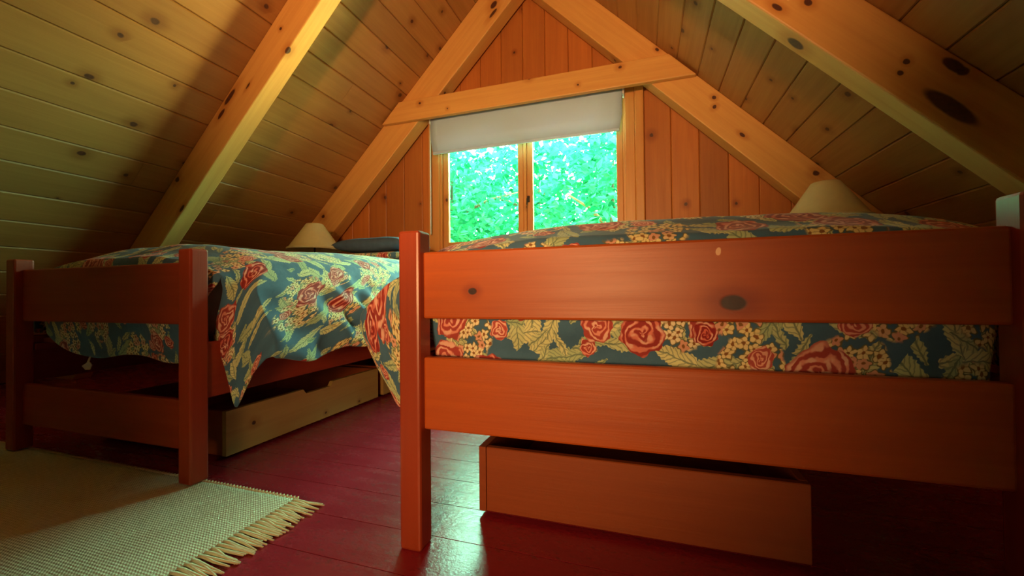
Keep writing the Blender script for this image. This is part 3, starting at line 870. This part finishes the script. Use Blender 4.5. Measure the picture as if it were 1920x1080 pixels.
# ------------------------------------------------------------------ rug
def rug():
    root = thing('rug', 'pale woven cotton rug with fringed end on the red floor', 'rug', (-1.75, .45, 0))
    x0, x1, y0, y1 = -2.60, -.905, .02, .872
    bm = bmesh.new(); uvl = uvlayer(bm); nx, ny = 90, 46
    def pt(i, j, top):
        x = x0 + (x1-x0)*i/nx; y = y0 + (y1-y0)*j/ny
        yy = y + (.004*math.sin(x*31) if j == ny else 0)
        z = (.008 + .0015*noise.noise((x*9, y*9, 2)) if top and 0 < i < nx and 0 < j < ny else (.0065 if top else .0005))
        return Vector((x, yy, z))
    G = {}
    for top in (0, 1):
        for i in range(nx+1):
            for j in range(ny+1): G[top, i, j] = bm.verts.new(pt(i, j, top))
    def fc(vs):
        f = bm.faces.new(vs)
        for lp in f.loops: lp[uvl].uv = (lp.vert.co.x, lp.vert.co.y)
    for i in range(nx):
        for j in range(ny):
            fc((G[1,i,j], G[1,i+1,j], G[1,i+1,j+1], G[1,i,j+1])); fc((G[0,i,j], G[0,i,j+1], G[0,i+1,j+1], G[0,i+1,j]))
    for i in range(nx):
        fc((G[0,i,0], G[0,i+1,0], G[1,i+1,0], G[1,i,0])); fc((G[0,i+1,ny], G[0,i,ny], G[1,i,ny], G[1,i+1,ny]))
    for j in range(ny):
        fc((G[0,0,j+1], G[0,0,j], G[1,0,j], G[1,0,j+1])); fc((G[0,nx,j], G[0,nx,j+1], G[1,nx,j+1], G[1,nx,j]))
    obj('rug_body', bm, M['rug'], root, smooth=True)
    bm = bmesh.new()  # looped selvedge along the far side
    rnd = random.Random(4); x = x0
    while x < x1:
        tube(bm, [(x, y1-.004, .006), (x+.005, y1+.006, .007), (x+.011, y1-.003, .006)], .0028, 5); x += .0125
    obj('selvedge', bm, M['fringe'], root, smooth=True)
    bm = bmesh.new(); y = y0+.004
    while y < y1:
        for q in range(3):   # each tassel is three strands from one knot
            L = rnd.uniform(.075, .10); dy = rnd.uniform(-.016, .010) + (q-1)*.004
            tube(bm, [(x1-.004, y, .0065), (x1+.012, y+dy*.1, .0075), (x1+L*.5, y+dy*.5+rnd.uniform(-.003, .003), .005), (x1+L, y+dy, .0035)], [.0035, .0042, .003, .0018], 5)
        y += .0135
    o = obj('fringe', bm, M['fringe'], root, smooth=True)
rug()

# ------------------------------------------------------------------ bedside lamps on small stands
def nightstand(label, x, y, zt):
    root = thing('nightstand', label, 'nightstand', (x, y, 0), 'nightstands')
    bm = bmesh.new(); box(bm, x-.17, x+.17, y-.17, y+.17, zt-.022, zt, .004, 'xf', (x, 0), 2); obj('top', bm, M['frame_pine'], root)
    bm = bmesh.new(); box(bm, x-.145, x+.145, y-.145, y+.145, zt-.11, zt-.022, .003, 'x', (x, 2)); obj('apron', bm, M['frame_pine'], root)
    for sx in (-1, 1):
        for sy in (-1, 1):
            bm = bmesh.new(); box(bm, x+sx*.128-.017, x+sx*.128+.017, y+sy*.128-.017, y+sy*.128+.017, 0, zt-.10, .003, 'z'); obj('leg', bm, M['frame_pine'], root)
def lamp(label, x, y, zt, zs0, zs1, r0, r1):
    root = thing('table_lamp', label, 'lamp', (x, y, zt), 'bedside lamps')
    bm = bmesh.new(); ring_mesh(bm, (x, y, zt), [(.075, 0), (.078, .008), (.05, .02), (.03, .05), (.045, .12), (.05, .17), (.03, .24), (.014, .27)], 28, True, True); obj('base', bm, M['dark_metal'], root, smooth=True)
    bm = bmesh.new(); tube(bm, [(x, y, zt+.26), (x, y, zs0+.04)], .007, 10); obj('stem', bm, M['dark_metal'], root)
    bm = bmesh.new(); ring_mesh(bm, (x, y, zs0), [(.012, .02), (.026, .05), (.030, .08), (.018, .115), (.004, .125)], 18, True, True); obj('bulb', bm, M['white_metal'], root, smooth=True)
    bm = bmesh.new(); h = zs1-zs0
    ring_mesh(bm, (x, y, zs0), [(r0-.004, 0.001), (r0, 0), (r0+.0015, .012), (r0-.001, .015)] + [(r0+(r1-r0)*q, h*q) for q in (.1, .3, .6, .9, .985)] + [(r1-.003, h), (r1-.006, h-.004)] + [(r0+(r1-r0)*q-.005, h*q) for q in (.9, .6, .3, .03)] + [(r0-.004, .001)], 48)
    sh = obj('shade', bm, M['shade'], root, smooth=True)
    bm = bmesh.new()
    for k in range(3):
        aa = k*2*PI/3; tube(bm, [(x, y, zs0+.045), (x+(r0-.03)*math.cos(aa)*.8, y+(r0-.03)*math.sin(aa)*.8, zs0+.035)], .003, 6)
    obj('shade_carrier', bm, M['dark_metal'], root)
nightstand('small pine nightstand behind the left bed under the sloping ceiling', -2.415, 2.50, .56)
nightstand('small pine nightstand behind the right bed under the sloping ceiling', .90, 2.50, .56)
lamp('cone lampshade by the head of the left bed, lit yellow green', -2.415, 2.50, .56, .905, 1.108, .195, .060)
lamp('cone lampshade half hidden behind the right bed, in brown shade', .90, 2.50, .56, .915, 1.118, .195, .062)

# ------------------------------------------------------------------ trees outside the window
def tree(label, cx, cy, zb, h, rx, ry, n, seed, ls):
    rnd = random.Random(seed)
    root = thing('tree', label, 'tree', (cx, cy, zb), 'trees outside the window')
    bm = bmesh.new()
    tube(bm, [(cx, cy, zb), (cx+.05, cy, zb+h*.35), (cx-.04, cy+.05, zb+h*.7), (cx, cy, zb+h*.95)], [.09, .075, .05, .015], 10)
    for k in range(9):
        z = zb + h*(.35+.06*k); aa = k*2.4
        tube(bm, [(cx, cy, z), (cx+.5*rx*math.cos(aa), cy+.5*ry*math.sin(aa), z+.25), (cx+.9*rx*math.cos(aa), cy+.9*ry*math.sin(aa), z+.35)], [.03, .018, .006], 6)
    obj('trunk', bm, M['bark'], root, smooth=True)
    bm = bmesh.new()
    for _ in range(n):
        while True:
            p = Vector((rnd.uniform(-1, 1), rnd.uniform(-1, 1), rnd.uniform(-1, 1)))
            if p.length < 1: break
        c = Vector((cx+p.x*rx, cy+p.y*ry, zb+h*.62+p.z*h*.42))
        if noise.noise(c*1.6) < -.30: continue
        a_ = Vector((rnd.gauss(0, 1), rnd.gauss(0, 1), rnd.gauss(0, .6))).normalized(); b_ = a_.orthogonal().normalized()
        b_ = (Matrix.Rotation(rnd.uniform(0, 6.28), 3, a_) @ b_); nn = a_.cross(b_)
        L = ls*rnd.uniform(.6, 1.2); W = L*.28
        v = [bm.verts.new(q) for q in (c-a_*L*.5, c-a_*L*.1+b_*W+nn*W*.3, c+a_*L*.5, c-a_*L*.1-b_*W+nn*W*.3, c-a_*L*.05)]
        bm.faces.new((v[0], v[1], v[2], v[4])); bm.faces.new((v[0], v[4], v[2], v[3]))
    obj('foliage', bm, M['leaf'], root)
tree('leafy tree seen through the left window pane', -2.43, 4.9, -2.8, 5.26, 1.04, .9, 9500, 11, .125)
tree('leafy tree seen through the right window pane', -0.33, 4.95, -2.8, 5.26, 1.04, .9, 9500, 12, .125)
tree('broad leafy tree farther off, between and behind the nearer two', -1.9, 7.6, -2.8, 6.35, 3.1, 1.5, 16000, 13, .20)
def ground():
    bm = bmesh.new(); box(bm, -6, 3.0, 3.3, 11, -2.9, -2.8, 0, 'xf'); o = obj('ground', bm, M['grass']); tag(o, kind='structure')
ground()
